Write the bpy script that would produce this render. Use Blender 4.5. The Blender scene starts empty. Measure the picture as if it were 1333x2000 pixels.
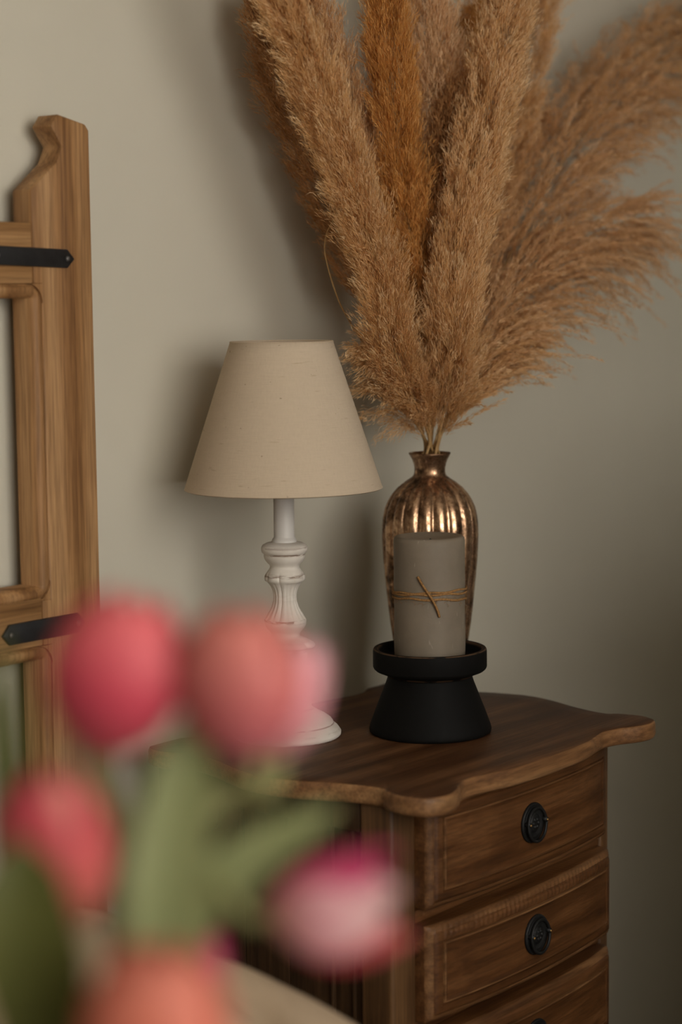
import bpy, bmesh, math
import numpy as np
from mathutils import Vector, Matrix, noise as mnoise

C = bpy.context.scene.collection
S = bpy.context.scene
PI = math.pi

# ---------------------------------------------------------------- camera
cam_data = bpy.data.cameras.new('camera')
cam = bpy.data.objects.new('camera', cam_data)
C.objects.link(cam)
YAW, PITCH, ROLL = math.radians(38.5), math.radians(6.3), 0.011
fw = Vector((math.cos(YAW) * math.cos(PITCH), math.sin(YAW) * math.cos(PITCH), -math.sin(PITCH)))
rt = fw.cross(Vector((0, 0, 1))).normalized()
up = rt.cross(fw)
rt, up = rt * math.cos(ROLL) - up * math.sin(ROLL), up * math.cos(ROLL) + rt * math.sin(ROLL)
m = Matrix((rt, up, -fw)).transposed().to_4x4()
m.translation = Vector((-1.74, -1.75, 1.356))
cam.matrix_world = m
cam_data.sensor_fit = 'VERTICAL'
cam_data.sensor_height = 36
cam_data.sensor_width = 24
cam_data.lens = 69.3
cam_data.clip_start = 0.05
cam_data.dof.use_dof = True
cam_data.dof.focus_distance = 2.47
cam_data.dof.aperture_fstop = 2.4
S.camera = cam

# ---------------------------------------------------------------- world, window light, exposure
w = bpy.data.worlds.new('world')
S.world = w
w.use_nodes = True
w.node_tree.nodes['Background'].inputs[0].default_value = (0.75, 0.86, 1.0, 1)
w.node_tree.nodes['Background'].inputs[1].default_value = 0.6
WIN_X, WIN_Y, WIN_Z, WIN_W, WIN_H = -1.05, -2.9, 1.66, 2.2, 1.42
ld = bpy.data.lights.new('window_daylight', 'AREA')
ld.shape = 'RECTANGLE'
ld.size, ld.size_y = WIN_W, WIN_H
ld.energy = 57
ld.color = (1.0, 0.94, 0.85)
lo = bpy.data.objects.new('window_daylight', ld)
lo.location = (WIN_X, WIN_Y, WIN_Z)
lo.rotation_euler = (Vector((0.32, 1.0, -0.10))).to_track_quat('-Z', 'Y').to_euler()
C.objects.link(lo)
S.view_settings.view_transform = 'Standard'
S.view_settings.look = 'None'
S.view_settings.gamma = 1
S.view_settings.use_curve_mapping = False
S.view_settings.exposure = 0.0
S.cycles.use_denoising = True
S.cycles.max_bounces = 8

# ---------------------------------------------------------------- helpers
def tag(o, label=None, cat=None, group=None, kind=None):
    if label: o['label'] = label
    if cat: o['category'] = cat
    if group: o['group'] = group
    if kind: o['kind'] = kind
    return o

def thing(name, loc, label, cat, group=None):
    o = bpy.data.objects.new(name, None)
    o.empty_display_size = 0.03
    o.location = loc
    C.objects.link(o)
    return tag(o, label, cat, group)

def root_of(o):
    while o.parent is not None:
        o = o.parent
    return o

def link(name, me, parent=None, label=None):
    o = bpy.data.objects.new(name, me)
    C.objects.link(o)
    if parent is not None:
        o.parent = parent
    if label: o['label'] = label
    return o

def pobj(name, verts, faces, mat, parent=None, smooth=True, attr=None, label=None, sharp=None):
    """verts are in world coordinates; they are stored relative to the root of the parent"""
    v = np.asarray(verts, float).reshape(-1, 3)
    if parent is not None:
        v = v - np.array(root_of(parent).location)
    me = bpy.data.meshes.new(name)
    me.from_pydata(v.tolist(), [], [tuple(f) for f in faces])
    me.materials.append(mat)
    if smooth:
        me.polygons.foreach_set('use_smooth', [True] * len(me.polygons))
    if attr:
        for an, vals in attr.items():
            a = me.attributes.new(an, 'FLOAT', 'POINT')
            a.data.foreach_set('value', np.asarray(vals, np.float32))
    me.update()
    if sharp:
        me.set_sharp_from_angle(angle=math.radians(sharp))
    return link(name, me, parent, label)

def bmobj(name, bm, mat, parent=None, sharp=35, label=None):
    off = Vector(root_of(parent).location) if parent is not None else Vector((0, 0, 0))
    bmesh.ops.translate(bm, verts=bm.verts, vec=-off)
    bmesh.ops.recalc_face_normals(bm, faces=bm.faces)
    me = bpy.data.meshes.new(name)
    bm.to_mesh(me)
    bm.free()
    me.materials.append(mat)
    me.polygons.foreach_set('use_smooth', [True] * len(me.polygons))
    me.set_sharp_from_angle(angle=math.radians(sharp))
    return link(name, me, parent, label)

def box(name, x0, x1, y0, y1, z0, z1, mat, parent=None, bev=0.002, seg=2, label=None):
    bm = bmesh.new()
    bmesh.ops.create_cube(bm, size=1)
    for v in bm.verts:
        v.co = Vector(((x0 + x1) / 2 + v.co.x * (x1 - x0), (y0 + y1) / 2 + v.co.y * (y1 - y0), (z0 + z1) / 2 + v.co.z * (z1 - z0)))
    if bev:
        bmesh.ops.bevel(bm, geom=bm.edges[:], offset=bev, segments=seg, profile=0.5, affect='EDGES')
    return bmobj(name, bm, mat, parent, label=label)

def prism_xz(name, poly, y0, y1, mat, parent=None, bev=0.002, seg=2):
    """polygon in X,Z extruded along Y"""
    bm = bmesh.new()
    a = [bm.verts.new((x, y0, z)) for x, z in poly]
    b = [bm.verts.new((x, y1, z)) for x, z in poly]
    n = len(poly)
    bm.faces.new(a)
    bm.faces.new(b[::-1])
    for i in range(n):
        bm.faces.new((a[i], b[i], b[(i + 1) % n], a[(i + 1) % n]))
    bmesh.ops.recalc_face_normals(bm, faces=bm.faces)
    if bev:
        ed = [e for e in bm.edges if len(e.link_faces) == 2 and e.calc_face_angle(0) > 0.3]
        bmesh.ops.bevel(bm, geom=ed, offset=bev, segments=seg, profile=0.5, affect='EDGES', clamp_overlap=True)
    return bmobj(name, bm, mat, parent)

def lathe(name, prof, cx, cy, mat, parent=None, n=64, lobes=None, wear=None, close=False, label=None, sharp=None, axis=None):
    """prof: list of (r, z); lobes: function(theta array, z) -> radius factor; wear: per ring value"""
    th = np.linspace(0, 2 * PI, n, endpoint=False)
    V, F, A = [], [], []
    for i, (r, z) in enumerate(prof):
        rr = r * (lobes(th, z) if lobes else np.ones(n))
        V.append(np.stack([cx + rr * np.cos(th), cy + rr * np.sin(th), np.full(n, z)], 1))
        A += [wear[i] if wear is not None else 0.0] * n
    V = np.concatenate(V)
    for i in range(len(prof) - 1):
        for j in range(n):
            k = (j + 1) % n
            F.append((i * n + j, i * n + k, (i + 1) * n + k, (i + 1) * n + j))
    if prof[0][0] > 1e-5 and not close: F.append(tuple(range(n))[::-1])
    if prof[-1][0] > 1e-5 and not close: F.append(tuple(range((len(prof) - 1) * n, len(prof) * n)))
    if close:
        i = len(prof) - 1
        for j in range(n):
            k = (j + 1) % n
            F.append((i * n + j, i * n + k, k, j))
    if axis is not None:
        V = axis(V)
    return pobj(name, V, F, mat, parent, attr={'wear': A} if wear is not None else None, label=label, sharp=sharp)

def catmull(P, n):
    P = np.asarray(P, float)
    if len(P) == 2:
        t = np.linspace(0, 1, n)[:, None]
        return P[0] * (1 - t) + P[1] * t
    Q = np.vstack([2 * P[0] - P[1], P, 2 * P[-1] - P[-2]])
    u = np.linspace(0, len(P) - 1 - 1e-9, n)
    i = u.astype(int)
    t = (u - i)[:, None]
    a, b, c, d = Q[i], Q[i + 1], Q[i + 2], Q[i + 3]
    return 0.5 * (2 * b + (c - a) * t + (2 * a - 5 * b + 4 * c - d) * t ** 2 + (3 * b - a - 3 * c + d) * t ** 3)

def unit(v):
    return v / np.maximum(np.linalg.norm(v, axis=-1, keepdims=True), 1e-9)

def frames(P):
    T = unit(np.gradient(P, axis=0))
    N = np.zeros_like(P)
    ref = np.array([0.31, 0.87, 0.37])
    n0 = unit(np.cross(T[0], ref))
    for i in range(len(P)):
        n0 = unit(n0 - T[i] * (n0 @ T[i]))
        N[i] = n0
    return T, N, np.cross(T, N)

def tube_data(P, rad, n=8, caps=True):
    P = np.asarray(P, float)
    rad = np.broadcast_to(np.asarray(rad, float), (len(P),))
    T, N, B = frames(P)
    th = np.linspace(0, 2 * PI, n, endpoint=False)
    V = P[:, None, :] + rad[:, None, None] * (np.cos(th)[None, :, None] * N[:, None, :] + np.sin(th)[None, :, None] * B[:, None, :])
    V = V.reshape(-1, 3)
    F = []
    for i in range(len(P) - 1):
        for j in range(n):
            k = (j + 1) % n
            F.append((i * n + j, i * n + k, (i + 1) * n + k, (i + 1) * n + j))
    if caps:
        F.append(tuple(range(n))[::-1])
        F.append(tuple(range((len(P) - 1) * n, len(P) * n)))
    return V, F

def tube(name, P, rad, mat, parent=None, n=8, label=None):
    V, F = tube_data(P, rad, n)
    return pobj(name, V, F, mat, parent, label=label)

def join_data(parts):
    V, F, o = [], [], 0
    for v, f in parts:
        V.append(np.asarray(v, float))
        F += [tuple(i + o for i in q) for q in f]
        o += len(v)
    return np.concatenate(V), F

# ---------------------------------------------------------------- materials
class NT:
    def __init__(self, name):
        self.m = bpy.data.materials.new(name)
        self.m.use_nodes = True
        self.t = self.m.node_tree
        self.b = self.t.nodes['Principled BSDF']
        self.out = self.t.nodes['Material Output']
    def n(self, typ, **kw):
        o = self.t.nodes.new(typ)
        for k, v in kw.items():
            if k.startswith('i_'):
                o.inputs[k[2:].replace('_', ' ')].default_value = v
            else:
                setattr(o, k, v)
        return o
    def l(self, a, b): self.t.links.new(a, b)
    def coord(self, scale=(1, 1, 1), rot=(0, 0, 0), src='Object'):
        tc = self.n('ShaderNodeTexCoord')
        mp = self.n('ShaderNodeMapping')
        mp.inputs['Scale'].default_value = scale
        mp.inputs['Rotation'].default_value = rot
        self.l(tc.outputs[src], mp.inputs['Vector'])
        return mp.outputs['Vector']
    def noise(self, vec, scale, detail=4, rough=0.55, dist=0.0):
        o = self.n('ShaderNodeTexNoise')
        o.inputs['Scale'].default_value = scale
        o.inputs['Detail'].default_value = detail
        o.inputs['Roughness'].default_value = rough
        o.inputs['Distortion'].default_value = dist
        if vec is not None: self.l(vec, o.inputs['Vector'])
        return o.outputs['Fac']
    def ramp(self, fac, stops):
        o = self.n('ShaderNodeValToRGB')
        cr = o.color_ramp
        while len(cr.elements) < len(stops): cr.elements.new(0.5)
        for e, (p, c) in zip(cr.elements, stops):
            e.position = p
            e.color = (*c, 1) if len(c) == 3 else c
        self.l(fac, o.inputs['Fac'])
        return o.outputs['Color']
    def mix(self, a, b, fac, mode='MIX'):
        o = self.n('ShaderNodeMix', data_type='RGBA', blend_type=mode)
        for sock, val in ((o.inputs[0], fac), (o.inputs[6], a), (o.inputs[7], b)):
            if isinstance(val, (int, float)): sock.default_value = val
            elif isinstance(val, tuple): sock.default_value = (*val, 1)
            else: self.l(val, sock)
        return o.outputs[2]
    def attr(self, name):
        o = self.n('ShaderNodeAttribute', attribute_name=name)
        return o.outputs['Fac']
    def math(self, op, a, b=None):
        o = self.n('ShaderNodeMath', operation=op)
        for i, v in enumerate((a, b)):
            if v is None: continue
            if isinstance(v, (int, float)): o.inputs[i].default_value = v
            else: self.l(v, o.inputs[i])
        return o.outputs[0]
    def bump(self, h, strength=0.2, dist=0.002):
        o = self.n('ShaderNodeBump')
        o.inputs['Strength'].default_value = strength
        o.inputs['Distance'].default_value = dist
        self.l(h, o.inputs['Height'])
        self.l(o.outputs['Normal'], self.b.inputs['Normal'])
    def set(self, color=None, rough=None, metal=None, spec=None):
        for nm, v in (('Base Color', color), ('Roughness', rough), ('Metallic', metal), ('Specular IOR Level', spec)):
            if v is None: continue
            if isinstance(v, tuple): self.b.inputs[nm].default_value = (*v, 1)
            elif isinstance(v, (int, float)): self.b.inputs[nm].default_value = v
            else: self.l(v, self.b.inputs[nm])
        return self

def wood(name, dark, mid, light, axis='X', grain=1.0, rough=0.5, spec=0.35, bump=0.25, seed=0.0, stain=0.5, rings=0.30):
    q = NT(name)
    k = {'X': (1.1, 11, 11), 'Y': (11, 1.1, 11), 'Z': (11, 11, 1.1)}[axis]
    v = q.coord(tuple(c * grain for c in k))
    base = q.n('ShaderNodeVectorMath', operation='ADD')
    base.inputs[1].default_value = (seed, seed * 1.7, seed * 0.6)
    q.l(v, base.inputs[0])
    v = base.outputs[0]
    n1 = q.noise(v, 1.0, 6, 0.62, 1.6)
    wv = q.n('ShaderNodeTexWave', wave_type='RINGS', rings_direction='SPHERICAL')
    wv.inputs['Scale'].default_value = 0.9
    wv.inputs['Distortion'].default_value = 7.0
    wv.inputs['Detail'].default_value = 3
    wv.inputs['Detail Scale'].default_value = 0.8
    q.l(v, wv.inputs['Vector'])
    f = q.math('ADD', q.math('MULTIPLY', n1, 1 - rings * 0.5), q.math('MULTIPLY', wv.outputs['Fac'], rings * 0.5))
    col = q.ramp(f, [(0.22, dark), (0.5, mid), (0.78, light)])
    kf = {'X': (9, 260, 260), 'Y': (260, 9, 260), 'Z': (260, 260, 9)}[axis]
    fine = q.noise(q.coord(kf), 1.0, 3, 0.6)
    col = q.mix(col, q.ramp(fine, [(0.33, (0.45, 0.42, 0.4)), (0.62, (1.0, 1.0, 1.0))]), 0.75, 'MULTIPLY')
    blot = q.noise(q.coord((1, 1, 1)), 9.0, 3, 0.6, 0.4)
    col = q.mix(col, q.ramp(blot, [(0.3, (0.55, 0.5, 0.47)), (0.6, (1.0, 1.0, 1.0))]), stain, 'MULTIPLY')
    q.set(col, rough, 0, spec)
    q.bump(q.math('ADD', fine, q.math('MULTIPLY', n1, 0.6)), bump, 0.0012)
    return q.m

M = {}
# wall paint: greige emulsion with faint roller texture
q = NT('wall_paint')
mot = q.noise(q.coord(), 3.0, 3)
q.set(q.ramp(mot, [(0.3, (0.575, 0.540, 0.446)), (0.7, (0.605, 0.570, 0.474))]), 0.85, 0, 0.2)
q.bump(q.noise(q.coord(), 320, 3), 0.06, 0.001)
M['wall'] = q.m
q = NT('ceiling_paint'); q.set((0.66, 0.62, 0.55), 0.9, 0, 0.2); M['ceiling'] = q.m
q = NT('carpet')
q.set(q.ramp(q.noise(q.coord(), 240, 3), [(0.3, (0.055, 0.047, 0.036)), (0.7, (0.09, 0.077, 0.06))]), 0.95, 0, 0.1)
M['carpet'] = q.m
q = NT('window_frame_paint'); q.set((0.7, 0.68, 0.64), 0.5); M['frame_paint'] = q.m
q = NT('window_glass')
q.set((1, 1, 1), 0.0); q.b.inputs['Transmission Weight'].default_value = 1.0; M['glass'] = q.m

M['oak'] = wood('oak_headboard_wood', (0.235, 0.112, 0.040), (0.385, 0.203, 0.083), (0.49, 0.285, 0.132), 'Z', 0.8, 0.55, 0.3, 0.3, 1.3, 0.25, 0.75)
M['oak_x'] = wood('oak_rail_wood', (0.20, 0.097, 0.033), (0.355, 0.19, 0.076), (0.47, 0.27, 0.12), 'X', 0.8, 0.55, 0.3, 0.3, 4.1, 0.25, 0.75)
M['walnut_x'] = wood('walnut_drawer_wood', (0.050, 0.018, 0.0055), (0.112, 0.043, 0.0125), (0.19, 0.085, 0.030), 'X', 1.0, 0.45, 0.35, 0.3, 2.2, 0.75)
M['walnut_top'] = wood('walnut_top_wood', (0.038, 0.013, 0.005), (0.092, 0.037, 0.0135), (0.20, 0.095, 0.040), 'X', 0.9, 0.5, 0.22, 0.3, 7.7, 0.7)
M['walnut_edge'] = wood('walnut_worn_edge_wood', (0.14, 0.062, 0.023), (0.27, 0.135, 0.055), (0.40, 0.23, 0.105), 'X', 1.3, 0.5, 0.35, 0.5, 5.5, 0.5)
M['walnut_z'] = wood('walnut_frame_wood', (0.06, 0.028, 0.010), (0.12, 0.058, 0.021), (0.20, 0.105, 0.04), 'Z', 1.0, 0.5, 0.35, 0.3, 3.1, 0.6)
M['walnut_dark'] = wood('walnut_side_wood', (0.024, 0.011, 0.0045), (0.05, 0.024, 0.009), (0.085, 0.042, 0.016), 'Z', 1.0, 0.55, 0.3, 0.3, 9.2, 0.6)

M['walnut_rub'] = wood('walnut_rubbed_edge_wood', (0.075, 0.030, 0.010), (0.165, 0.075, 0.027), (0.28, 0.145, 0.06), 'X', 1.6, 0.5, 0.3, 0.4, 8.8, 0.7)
def iron(name, c, rough):
    q = NT(name)
    q.set(q.ramp(q.noise(q.coord(), 60, 4), [(0.3, c), (0.7, tuple(x * 1.7 for x in c))]), rough, 0.4, 0.5)
    q.bump(q.noise(q.coord(), 130, 4), 0.35, 0.0015)
    return q.m
M['iron'] = iron('black_iron', (0.018, 0.018, 0.019), 0.5)
M['pull_iron'] = iron('blackened_pull_iron', (0.006, 0.006, 0.006), 0.55)
M['pull_iron'].node_tree.nodes['Principled BSDF'].inputs['Metallic'].default_value = 0.0
M['pull_iron'].node_tree.nodes['Principled BSDF'].inputs['Specular IOR Level'].default_value = 0.3
M['iron_worn'] = iron('worn_iron_rivet', (0.10, 0.095, 0.09), 0.45)
M['brass'] = iron('brass_pin', (0.35, 0.2, 0.06), 0.35)

# linen shade
q = NT('linen_shade')
uvw = q.coord((1, 1, 1))
warp = q.noise(q.coord((420, 420, 60)), 1.0, 2, 0.6)
weft = q.noise(q.coord((45, 45, 700)), 1.0, 2, 0.6)
slub = q.noise(q.coord((28, 28, 260)), 1.0, 2, 0.5, 0.3)
fleck = q.noise(q.coord((160, 160, 300)), 1.0, 2, 0.5)
base = q.mix((0.55, 0.445, 0.325), (0.68, 0.56, 0.425), q.math('MULTIPLY', q.math('ADD', warp, weft), 0.5))
base = q.mix(base, (0.40, 0.285, 0.18), q.ramp(slub, [(0.68, (0, 0, 0)), (0.76, (0.55, 0.55, 0.55))]))
base = q.mix(base, (0.25, 0.16, 0.09), q.ramp(fleck, [(0.74, (0, 0, 0)), (0.79, (0.7, 0.7, 0.7))]))
q.set(base, 0.9, 0, 0.1)
q.bump(q.math('ADD', warp, weft), 0.3, 0.0008)
tr = q.n('ShaderNodeBsdfTranslucent'); q.l(base, tr.inputs['Color'])
mx = q.n('ShaderNodeMixShader'); mx.inputs[0].default_value = 0.15
q.l(q.b.outputs[0], mx.inputs[1]); q.l(tr.outputs[0], mx.inputs[2]); q.l(mx.outputs[0], q.out.inputs['Surface'])
M['linen'] = q.m

# white chalk paint, brown wood rubbed through on marked rings
q = NT('white_chalk_paint')
br = q.noise(q.coord((42, 42, 260)), 1.0, 3, 0.6)
msk = q.math('MULTIPLY', q.math('POWER', q.attr('wear'), 2.0), q.ramp(br, [(0.46, (0, 0, 0)), (0.52, (1, 1, 1))]))
pc = q.ramp(q.noise(q.coord(), 30, 4), [(0.3, (0.60, 0.55, 0.49)), (0.7, (0.70, 0.65, 0.59))])
q.set(q.mix(pc, (0.16, 0.085, 0.045), msk), 0.6, 0, 0.3)
q.bump(br, 0.12, 0.001)
M['white'] = q.m
q = NT('white_sleeve'); q.set((0.60, 0.57, 0.54), 0.45, 0, 0.4); M['sleeve'] = q.m
q = NT('frosted_bulb'); q.set((0.8, 0.78, 0.74), 0.4); M['bulb'] = q.m

# antiqued copper glass
q = NT('antiqued_copper')
n1 = q.noise(q.coord(), 28, 6, 0.7, 0.8)
n2 = q.noise(q.coord(), 170, 3, 0.6)
pat = q.math('ADD', q.math('MULTIPLY', n1, 0.7), q.math('MULTIPLY', n2, 0.3))
q.set(q.ramp(pat, [(0.38, (0.06, 0.035, 0.02)), (0.48, (0.30, 0.175, 0.10)), (0.60, (0.70, 0.46, 0.29))]), None, 0.9, 0.5)
q.l(q.ramp(pat, [(0.35, (0.55, 0.55, 0.55)), (0.55, (0.2, 0.2, 0.2))]), q.b.inputs['Roughness'])
q.bump(n2, 0.1, 0.001)
M['copper'] = q.m

# matte black holder with rubbed edges
q = NT('matte_black')
br = q.noise(q.coord((40, 40, 40)), 1.0, 3, 0.6)
msk = q.math('MULTIPLY', q.attr('wear'), q.ramp(br, [(0.40, (0, 0, 0)), (0.5, (1, 1, 1))]))
q.set(q.mix((0.0055, 0.0053, 0.005), (0.19, 0.105, 0.055), msk), 0.65, 0, 0.09)
q.bump(q.noise(q.coord(), 160, 3), 0.06, 0.001)
M['black'] = q.m

# candle wax
q = NT('stone_wax')
cl = q.noise(q.coord((1, 1, 1)), 22, 4, 0.6)
fine = q.noise(q.coord((1, 1, 1.6)), 260, 3)
scr = q.noise(q.coord((60, 60, 18)), 1.0, 2, 0.5, 2.5)
c0 = q.ramp(cl, [(0.3, (0.175, 0.142, 0.104)), (0.7, (0.215, 0.176, 0.131))])
c0 = q.mix(c0, (0.40, 0.36, 0.30), q.ramp(scr, [(0.70, (0, 0, 0)), (0.75, (0.45, 0.45, 0.45))]))
q.set(c0, 0.6, 0, 0.35)
q.b.inputs['Subsurface Weight'].default_value = 0.25
q.b.inputs['Subsurface Radius'].default_value = (0.006, 0.004, 0.003)
q.b.inputs['Subsurface Scale'].default_value = 1.0
q.bump(fine, 0.2, 0.0006)
M['wax'] = q.m
q = NT('jute')
q.set(q.ramp(q.noise(q.coord(), 500, 3), [(0.3, (0.19, 0.095, 0.035)), (0.7, (0.36, 0.20, 0.08))]), 0.9, 0, 0.1)
M['jute'] = q.m
q = NT('charred_wick'); q.set((0.05, 0.045, 0.04), 0.9); M['wick'] = q.m

# pampas hair: colour runs with the hair's own tone
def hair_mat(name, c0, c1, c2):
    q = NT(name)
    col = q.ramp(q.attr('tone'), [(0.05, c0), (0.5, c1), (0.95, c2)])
    q.set(col, 0.6, 0, 0.25)
    tr = q.n('ShaderNodeBsdfTranslucent'); q.l(col, tr.inputs['Color'])
    mx = q.n('ShaderNodeMixShader'); mx.inputs[0].default_value = 0.35
    q.l(q.b.outputs[0], mx.inputs[1]); q.l(tr.outputs[0], mx.inputs[2]); q.l(mx.outputs[0], q.out.inputs['Surface'])
    return q.m
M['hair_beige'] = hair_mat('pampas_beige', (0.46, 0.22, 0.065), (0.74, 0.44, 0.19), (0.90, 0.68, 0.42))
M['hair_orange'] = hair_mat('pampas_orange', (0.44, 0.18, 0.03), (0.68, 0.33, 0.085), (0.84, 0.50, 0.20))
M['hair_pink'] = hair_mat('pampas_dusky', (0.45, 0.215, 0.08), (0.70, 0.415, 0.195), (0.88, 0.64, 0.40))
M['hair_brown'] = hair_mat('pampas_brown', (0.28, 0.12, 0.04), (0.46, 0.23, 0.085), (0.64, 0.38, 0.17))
q = NT('dry_stem'); q.set(q.ramp(q.noise(q.coord(), 90, 3), [(0.3, (0.30, 0.17, 0.06)), (0.7, (0.46, 0.29, 0.12))]), 0.6); M['stem_dry'] = q.m

# tulips: each petal fades from pale base to its own tip colour
def petal_mat(name, base, mid, tip):
    q = NT(name)
    t = q.attr('t')
    streak = q.noise(q.coord((1, 1, 1)), 60, 3)
    f = q.math('ADD', t, q.math('MULTIPLY', q.math('SUBTRACT', streak, 0.5), 0.25))
    col = q.ramp(f, [(0.0, base), (0.4, mid), (0.95, tip)])
    q.set(col, 0.5, 0, 0.3)
    tr = q.n('ShaderNodeBsdfTranslucent'); q.l(col, tr.inputs['Color'])
    mx = q.n('ShaderNodeMixShader'); mx.inputs[0].default_value = 0.35
    q.l(q.b.outputs[0], mx.inputs[1]); q.l(tr.outputs[0], mx.inputs[2]); q.l(mx.outputs[0], q.out.inputs['Surface'])
    return q.m
M['petal_rose'] = petal_mat('petal_rose', (0.46, 0.10, 0.12), (0.58, 0.065, 0.105), (0.74, 0.16, 0.17))
M['petal_coral'] = petal_mat('petal_coral', (0.62, 0.20, 0.24), (0.56, 0.15, 0.15), (0.64, 0.22, 0.18))
M['petal_pale'] = petal_mat('petal_pale', (0.60, 0.32, 0.30), (0.72, 0.34, 0.38), (0.78, 0.42, 0.47))
M['petal_red'] = petal_mat('petal_red', (0.50, 0.20, 0.14), (0.58, 0.12, 0.11), (0.50, 0.06, 0.09))
M['petal_magenta'] = petal_mat('petal_magenta', (0.62, 0.28, 0.28), (0.60, 0.11, 0.22), (0.55, 0.05, 0.17))
M['petal_light'] = petal_mat('petal_light', (0.55, 0.33, 0.24), (0.74, 0.38, 0.42), (0.82, 0.55, 0.55))
M['petal_orange'] = petal_mat('petal_orange', (0.66, 0.26, 0.16), (0.66, 0.19, 0.12), (0.62, 0.20, 0.14))
def leaf_mat(name, a, b):
    q = NT(name)
    col = q.ramp(q.noise(q.coord((40, 40, 8)), 1.0, 3), [(0.3, a), (0.7, b)])
    q.set(col, 0.5, 0, 0.3)
    tr = q.n('ShaderNodeBsdfTranslucent'); q.l(col, tr.inputs['Color'])
    mx = q.n('ShaderNodeMixShader'); mx.inputs[0].default_value = 0.25
    q.l(q.b.outputs[0], mx.inputs[1]); q.l(tr.outputs[0], mx.inputs[2]); q.l(mx.outputs[0], q.out.inputs['Surface'])
    return q.m
M['leaf'] = leaf_mat('tulip_leaf', (0.17, 0.195, 0.078), (0.25, 0.27, 0.125))
M['leaf_dark'] = leaf_mat('tulip_leaf_dark', (0.055, 0.062, 0.012), (0.095, 0.10, 0.024))
M['leaf_pale'] = leaf_mat('tulip_leaf_pale', (0.24, 0.22, 0.14), (0.33, 0.30, 0.19))
M['stem'] = leaf_mat('tulip_stem', (0.22, 0.225, 0.085), (0.30, 0.29, 0.13))

q = NT('beige_linen')
wv = q.math('ADD', q.noise(q.coord((380, 40, 380)), 1.0, 2), q.noise(q.coord((40, 380, 380)), 1.0, 2))
q.set(q.mix((0.40, 0.30, 0.205), (0.47, 0.36, 0.255), q.math('MULTIPLY', wv, 0.5)), 0.9, 0, 0.1)
q.bump(wv, 0.2, 0.0008)
M['bedlinen'] = q.m
q = NT('oat_linen'); q.set((0.30, 0.25, 0.19), 0.9, 0, 0.1); q.bump(q.noise(q.coord(), 300, 2), 0.2, 0.001); M['duvet'] = q.m
q = NT('mattress_ticking'); q.set((0.6, 0.57, 0.5), 0.9); M['mattress'] = q.m
q = NT('glazed_ceramic'); q.set((0.55, 0.52, 0.46), 0.25, 0, 0.5); M['ceramic'] = q.m

# ---------------------------------------------------------------- room
RX0, RX1, RY0, RZ1 = -3.0, 2.7, -2.95, 2.50
FZ = -0.07
def struct(o):
    o['kind'] = 'structure'
    return o
struct(box('wall_back', RX0 - .1, RX1 + .1, 0, 0.12, FZ, RZ1, M['wall'], bev=0))
struct(box('wall_left', RX0 - .12, RX0, RY0, 0, FZ, RZ1, M['wall'], bev=0))
struct(box('wall_right', RX1, RX1 + .12, RY0, 0, FZ, RZ1, M['wall'], bev=0))
struct(box('floor', RX0 - .12, RX1 + .12, RY0 - .12, 0.12, FZ - 0.1, FZ, M['carpet'], bev=0))
struct(box('ceiling', RX0 - .12, RX1 + .12, RY0 - .12, 0.12, RZ1, RZ1 + .1, M['ceiling'], bev=0))
wx0, wx1, wz0, wz1 = WIN_X - WIN_W / 2 - .06, WIN_X + WIN_W / 2 + .06, WIN_Z - WIN_H / 2 - .06, WIN_Z + WIN_H / 2 + .06
def ring_wall(name, mat, parts):
    Vs = []
    for (x0, x1, y0, y1, z0, z1) in parts:
        c = [(x, y, z) for x in (x0, x1) for y in (y0, y1) for z in (z0, z1)]
        Vs.append((np.array(c), [(0, 1, 3, 2), (4, 6, 7, 5), (0, 4, 5, 1), (2, 3, 7, 6), (0, 2, 6, 4), (1, 5, 7, 3)]))
    V, F = join_data(Vs)
    return pobj(name, V, F, mat, smooth=False)
struct(ring_wall('wall_front', M['wall'], [
    (RX0 - .12, wx0, RY0 - .12, RY0, FZ, RZ1), (wx1, RX1 + .12, RY0 - .12, RY0, FZ, RZ1),
    (wx0, wx1, RY0 - .12, RY0, FZ, wz0), (wx0, wx1, RY0 - .12, RY0, wz1, RZ1)]))
win = struct(ring_wall('window_1', M['frame_paint'], [
    (wx0, wx0 + .05, RY0 - .1, RY0 - .04, wz0, wz1), (wx1 - .05, wx1, RY0 - .1, RY0 - .04, wz0, wz1),
    (wx0 + .05, wx1 - .05, RY0 - .1, RY0 - .04, wz0, wz0 + .05), (wx0 + .05, wx1 - .05, RY0 - .1, RY0 - .04, wz1 - .05, wz1),
    (WIN_X - .02, WIN_X + .02, RY0 - .1, RY0 - .04, wz0 + .05, wz1 - .05)]))
box('window_pane', wx0 + .05, WIN_X - .02, RY0 - .075, RY0 - .07, wz0 + .05, wz1 - .05, M['glass'], win, bev=0)
box('window_pane', WIN_X + .02, wx1 - .05, RY0 - .075, RY0 - .07, wz0 + .05, wz1 - .05, M['glass'], win, bev=0)

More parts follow.
